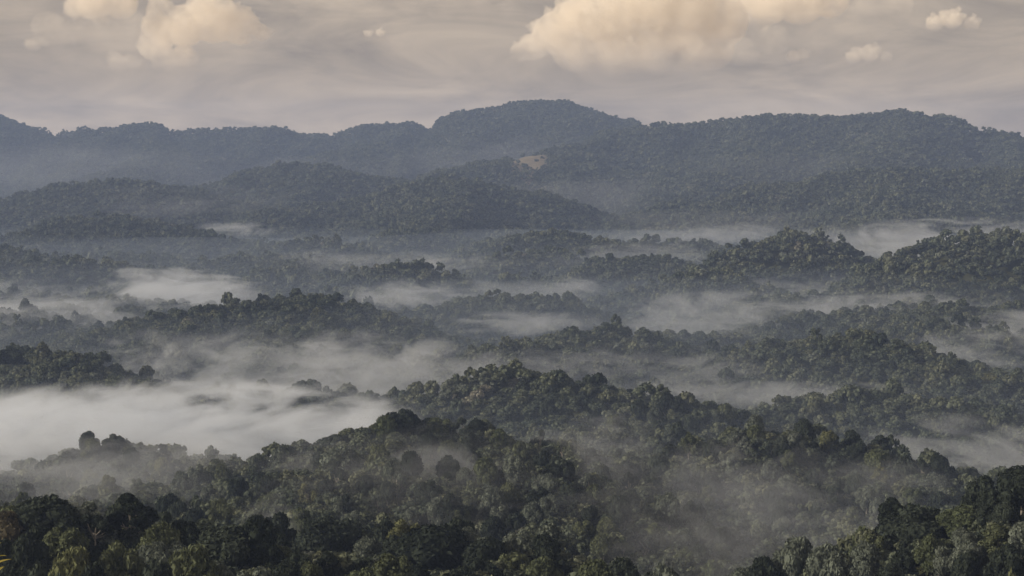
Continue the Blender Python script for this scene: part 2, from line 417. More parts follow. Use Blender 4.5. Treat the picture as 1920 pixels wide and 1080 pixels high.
def crown_geo(L, rg, nleaf, size, core, keep_in=0.8):
    """solid but ragged leaf masses wrapped in sprays of leaves"""
    Vs, Fs, off = [], [], 0
    cv, cf = core
    for (x, y, z, r) in L:
        v = cv * (r * (0.80 + 0.22 * rg.random((len(cv), 1)))) * np.array([1, 1, .82]) + np.array([x, y, z])
        Vs.append(v); Fs.append(np.stack([cf[:, 0], cf[:, 1], cf[:, 2], cf[:, 2]], -1) + off); off += len(v)
    tri = np.concatenate(Fs)[:, :3]; V0 = np.concatenate(Vs)
    # sprays: small leaf quads on and around the outside of every mass
    w = L[:, 3] ** 2; w = w / w.sum()
    pick = rg.choice(len(L), nleaf, p=w)
    d = rg.normal(size=(nleaf, 3)); d[:, 2] += 0.25
    d /= np.linalg.norm(d, axis=1, keepdims=True)
    c = L[pick, :3] + d * np.array([1, 1, .82]) * (L[pick, 3] * rg.uniform(.80, 1.12, nleaf))[:, None]
    inside = np.zeros(nleaf, bool)
    for (x, y, z, r) in L:
        inside |= (((c - (x, y, z)) / np.array([1, 1, .82])) ** 2).sum(1) < (r * .78) ** 2
    c, d = c[~inside], d[~inside]; n = len(c)
    nrm = d + rg.normal(size=(n, 3)) * .55; nrm /= np.linalg.norm(nrm, axis=1, keepdims=True)
    t = np.cross(nrm, rg.normal(size=(n, 3))); t /= np.linalg.norm(t, axis=1, keepdims=True)
    b = np.cross(nrm, t)
    s = (size * rg.uniform(.55, 1.35, n))[:, None]
    q = np.stack([c - t * s, c + b * s * .62 + nrm * s * .12, c + t * s - nrm * s * .2, c - b * s * .62 + nrm * s * .12], 1).reshape(-1, 3)
    k = np.arange(n)[:, None] * 4 + len(V0)
    lt = np.concatenate([k + np.array([0, 1, 2]), k + np.array([0, 2, 3])])
    return np.concatenate([V0, q]), np.concatenate([tri, lt])

def tube(path, radii, seg=7):
    V, Fc = [], []
    for i, (p, r) in enumerate(zip(path, radii)):
        a = path[max(i - 1, 0)]; b = path[min(i + 1, len(path) - 1)]
        d = (Vector(b) - Vector(a)).normalized()
        u = d.cross(Vector((0.3, 1, 0.1))).normalized(); v = d.cross(u)
        for k in range(seg):
            t = 2 * math.pi * k / seg
            V.append(Vector(p) + (u * math.cos(t) + v * math.sin(t)) * r)
    for i in range(len(path) - 1):
        for k in range(seg):
            Fc.append((i * seg + k, i * seg + (k + 1) % seg, (i + 1) * seg + (k + 1) % seg, (i + 1) * seg + k))
    return V, Fc
def join(parts):
    V, Fc = [], []
    for v, f in parts:
        o = len(V); V += list(v); Fc += [tuple(i + o for i in q) for q in f]
    return V, Fc

TREE_H, TREE_R = 22.0, 7.0
KINDS = ['domed', 'spreading', 'tufted', 'rounded', 'tall']
PROTO = {}
def make_protos():
    for ki, kind in enumerate(KINDS):
        for s in range(3):
            rg = np.random.default_rng(100 + ki * 10 + s)
            L = lobes(kind, TREE_R, TREE_H, rg)
            V, T = crown_geo(L, rg, 3600 if kind != 'tufted' else 2600, .50, ICO2)
            crown = bpy.data.meshes.new('crown')
            crown.from_pydata(V.tolist(), [], T.tolist()); crown.materials.append(LEAF['dark green'])
            zlow = np.percentile(L[:, 2], 30)
            lean = rg.uniform(-.5, .5, 2)
            p = [(0, 0, -2.5), (0, 0, 0.4), (lean[0] * .4, lean[1] * .4, zlow * .5), (lean[0], lean[1], zlow), (lean[0] * 1.2, lean[1] * 1.2, TREE_H - TREE_R * .75)]
            tv, tf = tube(p, [.60, .42, .32, .25, .10], 8)
            trunk = bpy.data.meshes.new('trunk'); trunk.from_pydata(tv, [], tf); trunk.materials.append(M_BARK)
            parts = []
            for (x, y, z, r) in L[:: 1 if kind in ('tufted', 'spreading') else 2]:
                st = Vector((lean[0] * .8, lean[1] * .8, zlow * rg.uniform(.62, .95)))
                en = Vector((x, y, z - r * .2)); mid = st.lerp(en, .5) + Vector((0, 0, -.08 * (en - st).length))
                parts.append(tube([st, mid, en], [.24, .17, .07], 5))
            bv, bf = join(parts)
            br = bpy.data.meshes.new('branches'); br.from_pydata(bv, [], bf); br.materials.append(M_BARK)
            for me in (trunk, br): me.polygons.foreach_set('use_smooth', np.ones(len(me.polygons), bool))
            PROTO[kind, s] = (trunk, br, crown)
make_protos()

forest_src = bpy.data.collections.new('forest_sources')     # never linked to the scene: only a palette for the forest's points
SRC_MID, SRC_FAR = [], []
def make_sources():
    n = 0
    for lod, (nl, sz, core) in enumerate([(430, 1.05, ICO1), (110, 1.7, ICO1)]):
        for kind in ('domed', 'spreading', 'rounded', 'tall', 'tufted'):
            for s in range(2):
                rg = np.random.default_rng(500 + n)
                L = lobes(kind, TREE_R, TREE_H, rg)
                if lod == 1 : L = L[::2] * np.array([1, 1, 1, 1.25])
                V, T = crown_geo(L, rg, nl, sz, core)
                o = mesh_obj('tree_source_%02d' % n, V, T, M_FOREST, link=False)
                if lod == 0 :
                    me = o.data
                forest_src.objects.link(o)
                (SRC_MID if lod == 0 else SRC_FAR).append(n); n += 1
make_sources()

# candidate places: a jittered grid in each band of distance
CLEAR = at(990, 300, 5450)                                   # the bare grassy shoulder on the far mountain
def scatter(d0, d1, step, half=18.0):
    xs = np.arange(-d1 * math.tan(math.radians(half)), d1 * math.tan(math.radians(half)), step)
    ys = np.arange(d0, d1, step * .9)
    X, Y = np.meshgrid(xs, ys)
    X = X + (np.arange(len(ys)) % 2)[:, None] * step * .5
    X = (X + rng.uniform(-.42, .42, X.shape) * step).ravel(); Y = (Y + rng.uniform(-.42, .42, Y.shape) * step).ravel()
    m = (np.abs(np.degrees(np.arctan2(X, Y))) < half) & (Y >= d0) & (Y < d1)
    return X[m], Y[m]
bands = [(330, 620, 7.0, .55, .98), (620, 1250, 6.3, .46, .86), (1250, 2300, 8.0, .62, 1.05), (2300, 3900, 9.2, .64, 1.12), (3900, 8000, 11.8, .72, 1.22)]
PX, PY, PS = [], [], []
for d0, d1, st, s0, s1 in bands:
    x, y = scatter(d0, d1, st)
    s = s0 + (s1 - s0) * rng.random(len(x)) ** 2.2 * np.where(rng.random(len(x)) < .5, 1.2, 1.0)
    PX.append(x); PY.append(y); PS.append(s)
PX, PY, PS = map(np.concatenate, (PX, PY, PS))
# forest patches of taller and shorter growth
PS *= 1 + .16 * fbm(PX / 60, PY / 60, 90, 2)
PZ = ground(PX, PY)
keep = ~hidden(PX, PY, PZ + 30 * PS)
P3 = np.stack([PX, PY, PZ + TREE_H * PS], -1)
sx, sy = seen(P3)
keep &= sy < 1190
cdx, cdy = (PX - CLEAR.x) / 58.0, (PY - CLEAR.y) / 200.0
q_ = cdx * cdx + cdy * cdy
keep &= (q_ > 1.0) | (rng.random(len(q_)) < .35 * q_ ** 2)
PX, PY, PZ, PS, sx, sy = [a[keep] for a in (PX, PY, PZ, PS, sx, sy)]

# trees picked out one by one: frame x, frame y of the top, depth, crown width in pixels, kind, colour, label
NAMED = [
    (85, 926, 485, 150, 'spreading', 'dark green', 'dark flat topped tree with pale forked limbs above the lower left thicket'),
    (2, 955, 478, 120, 'domed', 'brownish', 'brownish domed tree cut by the left edge of the picture'),
    (178, 962, 480, 78, 'tufted', 'dark green', 'ragged dark tree between the flat topped tree and the tall tufted tree'),
    (250, 921, 490, 105, 'tufted', 'dark green', 'tallest dark tree of the lower left grove with a tufted open crown'),
    (302, 977, 478, 95, 'domed', 'olive green', 'olive umbrella shaped tree just right of the tall tufted tree'),
    (352, 985, 480, 70, 'rounded', 'dark green', 'small dark round tree squeezed between the umbrella tree and the broad dome'),
    (425, 983, 474, 165, 'domed', 'dark green', 'broadest dark domed tree at the right end of the lower left grove'),
    (362, 1014, 440, 125, 'domed', 'olive green', 'olive domed tree standing in front of the broadest dark dome'),
    (540, 1048, 452, 85, 'rounded', 'dark green', 'low dark tree trailing off below the broad dome'),
    (500, 1012, 470, 70, 'rounded', 'dark green', 'dark round tree on the shoulder of the broad dome, before the mist'),
    (140, 1018, 445, 110, 'domed', 'yellowish green', 'yellowish green tree below the forked limbs of the flat topped tree'),
    (50, 1000, 455, 110, 'rounded', 'dark green', 'dark rounded tree under the flat topped tree'),
    (225, 1012, 448, 105, 'rounded', 'olive green', 'olive rounded tree below the tall tufted tree'),
    (295, 1040, 425, 100, 'domed', 'dark green', 'dark domed tree low in front of the olive umbrella tree'),
    (180, 1050, 415, 110, 'rounded', 'dark green', 'dark rounded tree at the very bottom under the yellowish tree'),
    (80, 1048, 412, 110, 'rounded', 'dark green', 'dark rounded tree at the very bottom, next to the yellow leafed sapling'),
    (612, 968, 610, 140, 'domed', 'dark green', 'dark domed tree standing alone right of the mist behind the lower left grove'),
    (690, 1005, 590, 70, 'rounded', 'grey green', 'grey green tree between the lone dark dome and the largest front dome'),
    (820, 983, 560, 185, 'domed', 'dark green', 'largest dark domed tree in the front row at the bottom middle'),
    (740, 1003, 575, 80, 'rounded', 'dark green', 'small dark tree against the left flank of the largest front dome'),
    (910, 1003, 552, 100, 'domed', 'dark green', 'dark domed tree against the right flank of the largest front dome'),
    (962, 1032, 540, 80, 'rounded', 'olive green', 'olive tree stepping down right of the front domes'),
    (1015, 1040, 535, 85, 'domed', 'olive green', 'last olive tree at the right foot of the front domes'),
    (757, 764, 1000, 90, 'spreading', 'dark green', 'dark cap shaped tree crowning the knoll beside the bright mist bank'),
    (722, 777, 990, 55, 'domed', 'olive green', 'olive domed tree tucked against the dark cap shaped tree'),
    (636, 834, 905, 100, 'domed', 'grey green', 'grey domed tree below the bright mist bank, left of the knoll'),
    (567, 822, 1040, 64, 'spreading', 'grey green', 'pale see-through tree standing in the bright mist bank'),
    (868, 783, 1005, 60, 'tufted', 'dark green', 'dark bristly tree at the right end of the knoll'),
    (822, 782, 1010, 62, 'rounded', 'olive green', 'olive round tree in the middle of the knoll top'),
    (895, 783, 1005, 46, 'rounded', 'dark green', 'smallest dark tree on the right shoulder of the knoll'),
    (1697, 852, 1005, 52, 'spreading', 'dark green', 'dark umbrella tree leaning over the white mist of the right hand valley'),
    (1728, 861, 1000, 32, 'tufted', 'dark green', 'thin tufted tree next to the dark umbrella tree by the right valley mist'),
    (1752, 885, 990, 60, 'spreading', 'grey green', 'grey spreading tree lowest on the spur by the right valley mist'),
    (1645, 841, 1020, 62, 'domed', 'olive green', 'olive domed tree on the spur, left of the dark umbrella tree'),
    (1608, 840, 1035, 30, 'tall', 'dark green', 'slim dark spire of a tree on the spur crest'),
    (1917, 872, 540, 120, 'domed', 'dark green', 'dark domed tree highest on the right edge of the picture'),
    (1866, 915, 545, 66, 'rounded', 'dark green', 'dark rounded tree left of the highest right edge tree'),
    (1722, 944, 560, 140, 'domed', 'dark green', 'broad dark tree at the left end of the lower right stand'),
    (1805, 946, 552, 105, 'domed', 'olive green', 'olive topped tree beside the broad dark tree of the lower right stand'),
    (1905, 1058, 430, 90, 'rounded', 'yellowish green', 'yellow green bushy tree in the lower right corner'),
    (960, 708, 1375, 36, 'rounded', 'pale cream', 'sunlit cream tree alone among green crowns on the central hill'),  # cream leaves stand in for sunlight on this crown
    (598, 733, 1415, 56, 'domed', 'grey green', 'grey tree half sunk in mist above the bright bank'),
    (655, 742, 1400, 26, 'tall', 'grey green', 'thin tree sticking out of the mist, right of the half sunk one'),
    (20, 652, 1555, 64, 'domed', 'dark green', 'dark round headed tree at the left edge above two mist banks'),
    (236, 735, 1405, 44, 'spreading', 'dark green', 'last dark tree at the tip of the left spur in the mist'),
    (1270, 742, 1300, 40, 'domed', 'dark green', 'dark tree on the right tip of the central hill before white mist'),
    (1855, 698, 1535, 42, 'domed', 'yellowish green', 'yellowish domed tree standing up from the right hand ridge line'),
]
TREES = []       # every tree that gets an object of its own: x, y, z, sxy, sz, kind, colour, label or None, px, py, w
for (px, py, d, w, kind, colr, lab) in NAMED:
    p = at(px, py, d); g = float(ground(np.array([p.x]), np.array([p.y]))[0])
    h = max(p.z - g, 9.0)
    rad = w / F * d / 2
    TREES.append((p.x, p.y, p.z - h, rad / TREE_R, h / TREE_H, kind, colr, lab, px, py, w))
ex = np.array([(t[0], t[1], t[3] * TREE_R) for t in TREES])
PT = PS * np.where(PY > 3900, rng.uniform(.92, 1.08, len(PS)), rng.uniform(.80, 1.18, len(PS)) * np.where(rng.random(len(PS)) < .09, 1.22, 1.0))
keep = np.ones(len(PX), bool)
for x, y, r in ex:
    keep &= np.hypot(PX - x, PY - y) > max(r * .62, 4.0)
# nothing tall right in front of a tree that the photograph shows
for t in TREES:
    d = t[1]
    m = (PY < d) & (PY > d - 220) & (np.abs(sx - t[8]) < t[10] * .45)
    lim = CAMZ - (t[9] + t[10] * .45 - 300) / F * PY - PZ          # highest top that leaves the crown in view
    cut = m & (PT * TREE_H > lim)
    nt = np.clip(lim / TREE_H, .16, 9)
    PS = np.where(cut, np.minimum(PS, np.maximum(nt * 1.1, .35)), PS); PT = np.where(cut, nt, PT)
PX, PY, PZ, PS, PT = [a[keep] for a in (PX, PY, PZ, PS, PT)]
sx, sy = seen(np.stack([PX, PY, PZ + PT * TREE_H], -1))
# lower growth round the feet of the taller ones
fx, fy, fh, fs = [], [], [], []
for t in TREES:
    r, top = t[3] * TREE_R, t[2] + t[4] * TREE_H
    for k in range(16):
        a = math.pi * (1 + (k % 8) / 7.0) + rng.uniform(-.3, .3); q = r * (rng.uniform(.35, .9) if k < 8 else rng.uniform(.9, 1.5))
        X, Y = t[0] + q * math.cos(a), t[1] + q * math.sin(a) * .9 - 2
        g = float(ground(np.array([X]), np.array([Y]))[0])
        h = top - r * (rng.uniform(1.15, 1.6) if k < 8 else rng.uniform(1.3, 2.2)) - g
        if h > 5: fx.append(X); fy.append(Y); fh.append(h / TREE_H); fs.append(min(max(h / TREE_H, .35), .62) * rng.uniform(.85, 1.15))
fx, fy, fh, fs = map(np.array, (fx, fy, fh, fs)); fz = ground(fx, fy)
qx, qy = seen(np.stack([fx, fy, fz + fh * TREE_H], -1))
PX, PY, PZ, PS, PT, sx, sy = [np.concatenate(p) for p in ((PX, fx), (PY, fy), (PZ, fz), (PS, fs), (PT, fh), (sx, qx), (sy, qy))]

# which of the others show largest: paint their crowns far to near into a small frame and count
NPIX = (960, 540)
buf = np.full((NPIX[1], NPIX[0]), -1, np.int32)
near = np.where(PY < 1300)[0]
for i in near[np.argsort(-PY[near])]:
    rx = TREE_R * PS[i] * F / PY[i] / 2; ry = rx * .75
    cx, cyy = sx[i] / 2, sy[i] / 2 + ry
    x0, x1, y0, y1 = int(max(cx - rx, 0)), int(min(cx + rx + 1, NPIX[0])), int(max(cyy - ry, 0)), int(min(cyy + ry + 1, NPIX[1]))
    if x1 <= x0 or y1 <= y0: continue
    yy, xx = np.mgrid[y0:y1, x0:x1]
    buf[y0:y1, x0:x1][((xx - cx) / rx) ** 2 + ((yy - cyy) / ry) ** 2 < 1] = i
cnt = np.bincount(buf[buf >= 0], minlength=len(PX))
N_AUTO = 298 - len(TREES)
top = np.argsort(-cnt)[:N_AUTO]
top = top[cnt[top] > 0]
cols = ['dark green', 'olive green', 'grey green', 'yellowish green', 'pale cream', 'brownish']
kinds = ['domed', 'rounded', 'spreading', 'tufted', 'tall']
for i in top:
    TREES.append((PX[i], PY[i], PZ[i], PS[i], min(PT[i], 1.2 * PS[i]), str(rng.choice(kinds, p=[.40, .36, .05, .08, .11])),
                  str(rng.choice(cols, p=[.46, .25, .26, .03, .0, .0])), None, float(sx[i]), float(sy[i]), TREE_R * 2 * PS[i] * F / PY[i]))
keep = np.ones(len(PX), bool); keep[top] = False
PX, PY, PZ, PS, PT, sx, sy = [a[keep] for a in (PX, PY, PZ, PS, PT, sx, sy)]

def zone(px, py, d):
    if px < 640: 
        if d < 560: return 'in the lower left grove'
        if d < 960: return 'on the misty slope behind the grove'
        return 'on the rise under the mist bank'
    if px < 1130:
        if d < 660: return 'on the bottom middle slope'
        if d < 930: return 'on the slope below the knoll'
        return 'on the misty knoll'
    if px < 1600:
        if d < 880: return 'on the wispy middle right slope'
        return 'on the round right hill'
    if d < 640: return 'in the lower right stand'
    return 'on the right valley spur'
ORD = ['first', 'second', 'third', 'fourth', 'fifth', 'sixth', 'seventh', 'eighth', 'ninth', 'tenth', 'eleventh', 'twelfth']
def label_rest():
    sets = {}
    for k, t in enumerate(TREES):
        if t[7] is None:
            size = 'small ' if t[3] < .86 else ('large ' if t[3] > 1.04 else '')
            head = size + t[6] + ' ' + {'domed': 'domed', 'rounded': 'rounded', 'spreading': 'spreading', 'tufted': 'tufted', 'tall': 'narrow'}[t[5]] + ' tree'
            sets.setdefault((head, zone(t[8], t[9], t[1])), []).append(k)
    out = {}
    for (head, zn), ks in sets.items():
        ks.sort(key=lambda k: TREES[k][8])
        for j, k in enumerate(ks):
            if len(ks) == 1: lab = f'{head} {zn}'
            elif len(ks) == 2: lab = f'{head} {zn}, ' + ('left of two' if j == 0 else 'right of two')
            else: lab = f'{head} {zn}, ' + ORD[j] + ' from the left'
            out[k] = lab
    return out
REST = label_rest()
groups = {}
for k, (x, y, z, s, h, kind, colr, lab, px, py, w) in enumerate(TREES):
    root = bpy.data.objects.new('rainforest_tree', None)
    root.location = (x, y, z); root.rotation_euler = (0, 0, rng.uniform(0, 6.28)); root.scale = (s, s, h)
    root.empty_display_size = 1
    COL.objects.link(root)
    tag(root, lab or REST[k], 'tree', 'rainforest trees ' + zone(px, py, y))
    meshes = PROTO[kind, k % 3]
    for nm, me in zip(('trunk', 'branches', 'crown'), meshes):
        o = bpy.data.objects.new(nm, me); o.parent = root; COL.objects.link(o)
        if nm != 'trunk':       # keep the crown's own proportions, hung from the top of the tree
            k_ = max(s / h, .85) if lab and kind in ('tufted', 'spreading') and y < 700 else min(max(s / h, {'domed': 1.6, 'rounded': 1.35, 'spreading': 1.9, 'tufted': 1.35, 'tall': 1.0}[kind]), {'domed': 2.0, 'rounded': 1.5, 'spreading': 2.6, 'tufted': 1.5, 'tall': 1.0}[kind])
            o.scale = (1, 1, k_); o.location = (0, 0, TREE_H * (1 - k_))
        if nm == 'crown':
            o.material_slots[0].link = 'OBJECT'; o.material_slots[0].material = LEAF[colr]

# every other tree: the forest, one object of points that carry a crown each
def forest(name, m, src):
    n = int(m.sum())
    me = bpy.data.meshes.new(name)
    me.vertices.add(n)
    me.vertices.foreach_set('co', np.stack([PX[m], PY[m], PZ[m] - 1.5], -1).astype(np.float32).ravel())
    for nm, tp, val in (('turn', 'FLOAT', rng.uniform(0, 6.28, n)), ('size', 'FLOAT', PS[m]), ('tall', 'FLOAT', PT[m]), ('pick', 'INT', None)):
        at_ = me.attributes.new(nm, tp, 'POINT')
        if nm == 'pick':
            far = PY[m] > 2300
            v = np.where(far, rng.choice(SRC_FAR, n), rng.choice(SRC_MID, n))
            at_.data.foreach_set('value', v.astype(np.int32))
        else: at_.data.foreach_set('value', val.astype(np.float32))
    me.materials.append(M_FOREST)
    o = bpy.data.objects.new(name, me); COL.objects.link(o)
    ng = bpy.data.node_groups.new(name + '_nodes', 'GeometryNodeTree')
    ng.interface.new_socket('Geometry', in_out='INPUT', socket_type='NodeSocketGeometry')
    ng.interface.new_socket('Geometry', in_out='OUTPUT', socket_type='NodeSocketGeometry')
    N, L = ng.nodes, ng.links
    gi, go = N.new('NodeGroupInput'), N.new('NodeGroupOutput')
    ci = N.new('GeometryNodeCollectionInfo'); ci.inputs['Collection'].default_value = forest_src
    ci.inputs['Separate Children'].default_value = True; ci.inputs['Reset Children'].default_value = True
    iop = N.new('GeometryNodeInstanceOnPoints'); iop.inputs['Pick Instance'].default_value = True
    def attr(nm, tp):
        a = N.new('GeometryNodeInputNamedAttribute'); a.data_type = tp; a.inputs['Name'].default_value = nm
        return a.outputs['Attribute']
    cr = N.new('ShaderNodeCombineXYZ'); L.new(attr('turn', 'FLOAT'), cr.inputs[2])
    cs = N.new('ShaderNodeCombineXYZ'); s_ = attr('size', 'FLOAT'); L.new(s_, cs.inputs[0]); L.new(s_, cs.inputs[1]); L.new(attr('tall', 'FLOAT'), cs.inputs[2])
    L.new(gi.outputs[0], iop.inputs['Points']); L.new(ci.outputs[0], iop.inputs['Instance'])
    L.new(attr('pick', 'INT'), iop.inputs['Instance Index']); L.new(cr.outputs[0], iop.inputs['Rotation']); L.new(cs.outputs[0], iop.inputs['Scale'])
    L.new(iop.outputs[0], go.inputs[0])
    md = o.modifiers.new('trees', 'NODES'); md.node_group = ng
    return o
f1 = forest('forest', PY < 3900, None)
tag(f1, 'unbroken grey green rainforest covering the nearer hills and valley sides', 'forest', kind='stuff')
f2 = forest('mountain_forest', PY >= 3900, None)
tag(f2, 'hazy blue grey forest covering the far mountains', 'forest', kind='stuff')
print('forest', int((PY < 3900).sum()), 'mountain', int((PY >= 3900).sum()), 'single', len(TREES))

# the bare grassy shoulder on the far mountain
def clearing():
    n = 26
    V, Fc = [], []
    for j in range(n):
        for i in range(n):
            u, v = i / (n - 1) * 2 - 1, j / (n - 1) * 2 - 1
            a, r = math.atan2(v, u), max(abs(u), abs(v))
            k = 1 + .22 * math.sin(3 * a + 1) + .12 * math.sin(7 * a)
            x, y = CLEAR.x + math.cos(a) * r * 66 * k, CLEAR.y + math.sin(a) * r * 215 * k
            V.append((x, y, float(ground(np.array([x]), np.array([y]))[0]) + 1.2 + 5 * (1 - r) ** .5))
    for j in range(n - 1):
        for i in range(n - 1):
            Fc.append((j * n + i, j * n + i + 1, (j + 1) * n + i + 1, (j + 1) * n + i))
    m, nn, l = new_mat('dry_grass')
    out = nn.new('ShaderNodeOutputMaterial'); d = nn.new('ShaderNodeBsdfDiffuse')
    geo = nn.new('ShaderNodeNewGeometry'); nz = nn.new('ShaderNodeTexNoise'); nz.inputs['Scale'].default_value = .05; nz.inputs['Detail'].default_value = 6
    r = nn.new('ShaderNodeValToRGB')
    r.color_ramp.elements[0].position = .38; r.color_ramp.elements[0].color = (.17, .15, .11, 1)
    r.color_ramp.elements[1].position = .6; r.color_ramp.elements[1].color = (.22, .19, .14, 1)
    l.new(geo.outputs['Position'], nz.inputs['Vector']); l.new(nz.outputs['Fac'], r.inputs[0]); l.new(r.outputs[0], d.inputs['Color']); l.new(d.outputs[0], out.inputs['Surface'])
    o = mesh_obj('dry_grass', V, Fc, m, smooth=True)
    tag(o, 'tan grassy clearing on the shoulder of the far mountain', 'grass', kind='stuff')
clearing()

# ------------------------------------------------------------------ the air: haze, valley mist, fog banks
def haze_box():
    zb, zt = float(gz.min()) - 1.0, max(float(gz.max()) + 40, CAMZ + 20)
    x0, x1, y0, y1 = -8500, 8500, -8500, 8500
    V = [(x, y, z) for z in (zb, zt) for y in (y0, y1) for x in (x0, x1)]
    Fc = [(0, 2, 3, 1), (4, 5, 7, 6), (0, 1, 5, 4), (2, 6, 7, 3), (0, 4, 6, 2), (1, 3, 7, 5)]
    m, n, l = new_mat('haze')
    out = n.new('ShaderNodeOutputMaterial'); v = n.new('ShaderNodeVolumePrincipled')
    v.inputs['Color'].default_value = (0.42, 0.56, 0.90, 1)
    v.inputs['Density'].default_value = 0.000085
    v.inputs['Anisotropy'].default_value = 0.1
    l.new(v.outputs[0], out.inputs['Volume'])
    m.cycles.homogeneous_volume = True
    o = mesh_obj('haze', V, Fc, m); tag(o, kind='stuff')
haze_box()

def valley_mist(x1, y0, y1, dens, lift, label):
    n, m_ = 40, 30
    xs = np.linspace(-x1, x1, n); ys = np.linspace(y0, y1, m_)
    X, Y = np.meshgrid(xs, ys)
    Z = 92 + lift + 18 * fbm(X / 500, Y / 500, 60, 2) + 24 * np.clip((Y - 1300) / 2000, 0, 1)
    top = np.stack([X, Y, Z], -1).reshape(-1, 3); bot = np.stack([X, Y, 0 * Z - 8], -1).reshape(-1, 3)
    V = np.concatenate([top, bot]); N = n * m_
    Fc = []
    for j in range(m_ - 1):
        for i in range(n - 1):
            a = j * n + i
            Fc.append((a, a + 1, a + n + 1, a + n)); Fc.append((N + a, N + a + n, N + a + n + 1, N + a + 1))
    for i in range(n - 1):
        a, b = i, (m_ - 1) * n + i
        Fc.append((a, N + a, N + a + 1, a + 1)); Fc.append((b, b + 1, N + b + 1, N + b))
    for j in range(m_ - 1):
        a, b = j * n, j * n + n - 1
        Fc.append((a, a + n, N + a + n, N + a)); Fc.append((b, N + b, N + b + n, b + n))
    m, nn, l = new_mat('valley_mist')
    out = nn.new('ShaderNodeOutputMaterial'); v = nn.new('ShaderNodeVolumePrincipled')
    v.inputs['Color'].default_value = (.62, .76, 1.0, 1); v.inputs['Density'].default_value = dens; v.inputs['Anisotropy'].default_value = .1
    l.new(v.outputs[0], out.inputs['Volume']); m.cycles.homogeneous_volume = True
    o = mesh_obj('valley_mist', V, Fc, m); tag(o, label, 'mist', kind='stuff')
valley_mist(1900, 430, 3890, .00035, 0, 'thin bluish mist filling the valleys between the hills')

SPH = ico(4)
def fog_mat(name, dens, scale, th, color=(.85, .915, 1.0), seed=0.0, soft=.9):
    m, n, l = new_mat(name)
    out = n.new('ShaderNodeOutputMaterial'); v = n.new('ShaderNodeVolumePrincipled')
    v.inputs['Color'].default_value = (*color, 1); v.inputs['Anisotropy'].default_value = 0.15
    tc = n.new('ShaderNodeTexCoord')
    ln = n.new('ShaderNodeVectorMath'); ln.operation = 'LENGTH'; l.new(tc.outputs['Object'], ln.inputs[0])
    geo = n.new('ShaderNodeNewGeometry')
    mp = n.new('ShaderNodeMapping'); mp.inputs['Location'].default_value = (seed * 3.7, seed * 1.3, seed)
    mp.inputs['Rotation'].default_value = (0.1, 0.22 * math.sin(seed * 2.4) + .12, 0.25)
    mp.inputs['Scale'].default_value = (1 / (scale * .95), 1 / (scale * 2.6), 1 / (scale * .27))
    nz = n.new('ShaderNodeTexNoise'); nz.inputs['Scale'].default_value = 1.0; nz.inputs['Detail'].default_value = 6
    nz.inputs['Roughness'].default_value = .64; nz.inputs['Distortion'].default_value = 1.5
    l.new(geo.outputs['Position'], mp.inputs['Vector']); l.new(mp.outputs[0], nz.inputs['Vector'])
    # a soft body whose edge the noise tears open: 1 - r + (noise - .5) * th
    inv = n.new('ShaderNodeMath'); inv.operation = 'SUBTRACT'; inv.inputs[0].default_value = 1.0; l.new(ln.outputs['Value'], inv.inputs[1])
    ns = n.new('ShaderNodeMath'); ns.operation = 'MULTIPLY_ADD'; l.new(nz.outputs['Fac'], ns.inputs[0]); ns.inputs[1].default_value = th; ns.inputs[2].default_value = -.5 * th - .12
    ad_ = n.new('ShaderNodeMath'); ad_.operation = 'ADD'; l.new(inv.outputs[0], ad_.inputs[0]); l.new(ns.outputs[0], ad_.inputs[1])
    thr = n.new('ShaderNodeMapRange'); thr.interpolation_type = 'SMOOTHSTEP'
    thr.inputs['From Min'].default_value = 0.0; thr.inputs['From Max'].default_value = .7
    l.new(ad_.outputs[0], thr.inputs['Value'])
    # nothing right at the hull
    edge = n.new('ShaderNodeMapRange'); edge.inputs['From Min'].default_value = 0.0; edge.inputs['From Max'].default_value = .25
    l.new(inv.outputs[0], edge.inputs['Value'])
    m1 = n.new('ShaderNodeMath'); m1.operation = 'MULTIPLY'; l.new(thr.outputs[0], m1.inputs[0]); l.new(edge.outputs[0], m1.inputs[1])
    m2 = n.new('ShaderNodeMath'); m2.operation = 'MULTIPLY'; l.new(m1.outputs[0], m2.inputs[0]); m2.inputs[1].default_value = dens
    l.new(m2.outputs[0], v.inputs['Density']); l.new(v.outputs[0], out.inputs['Volume'])
    m.cycles.volume_step_rate = .35
    return m
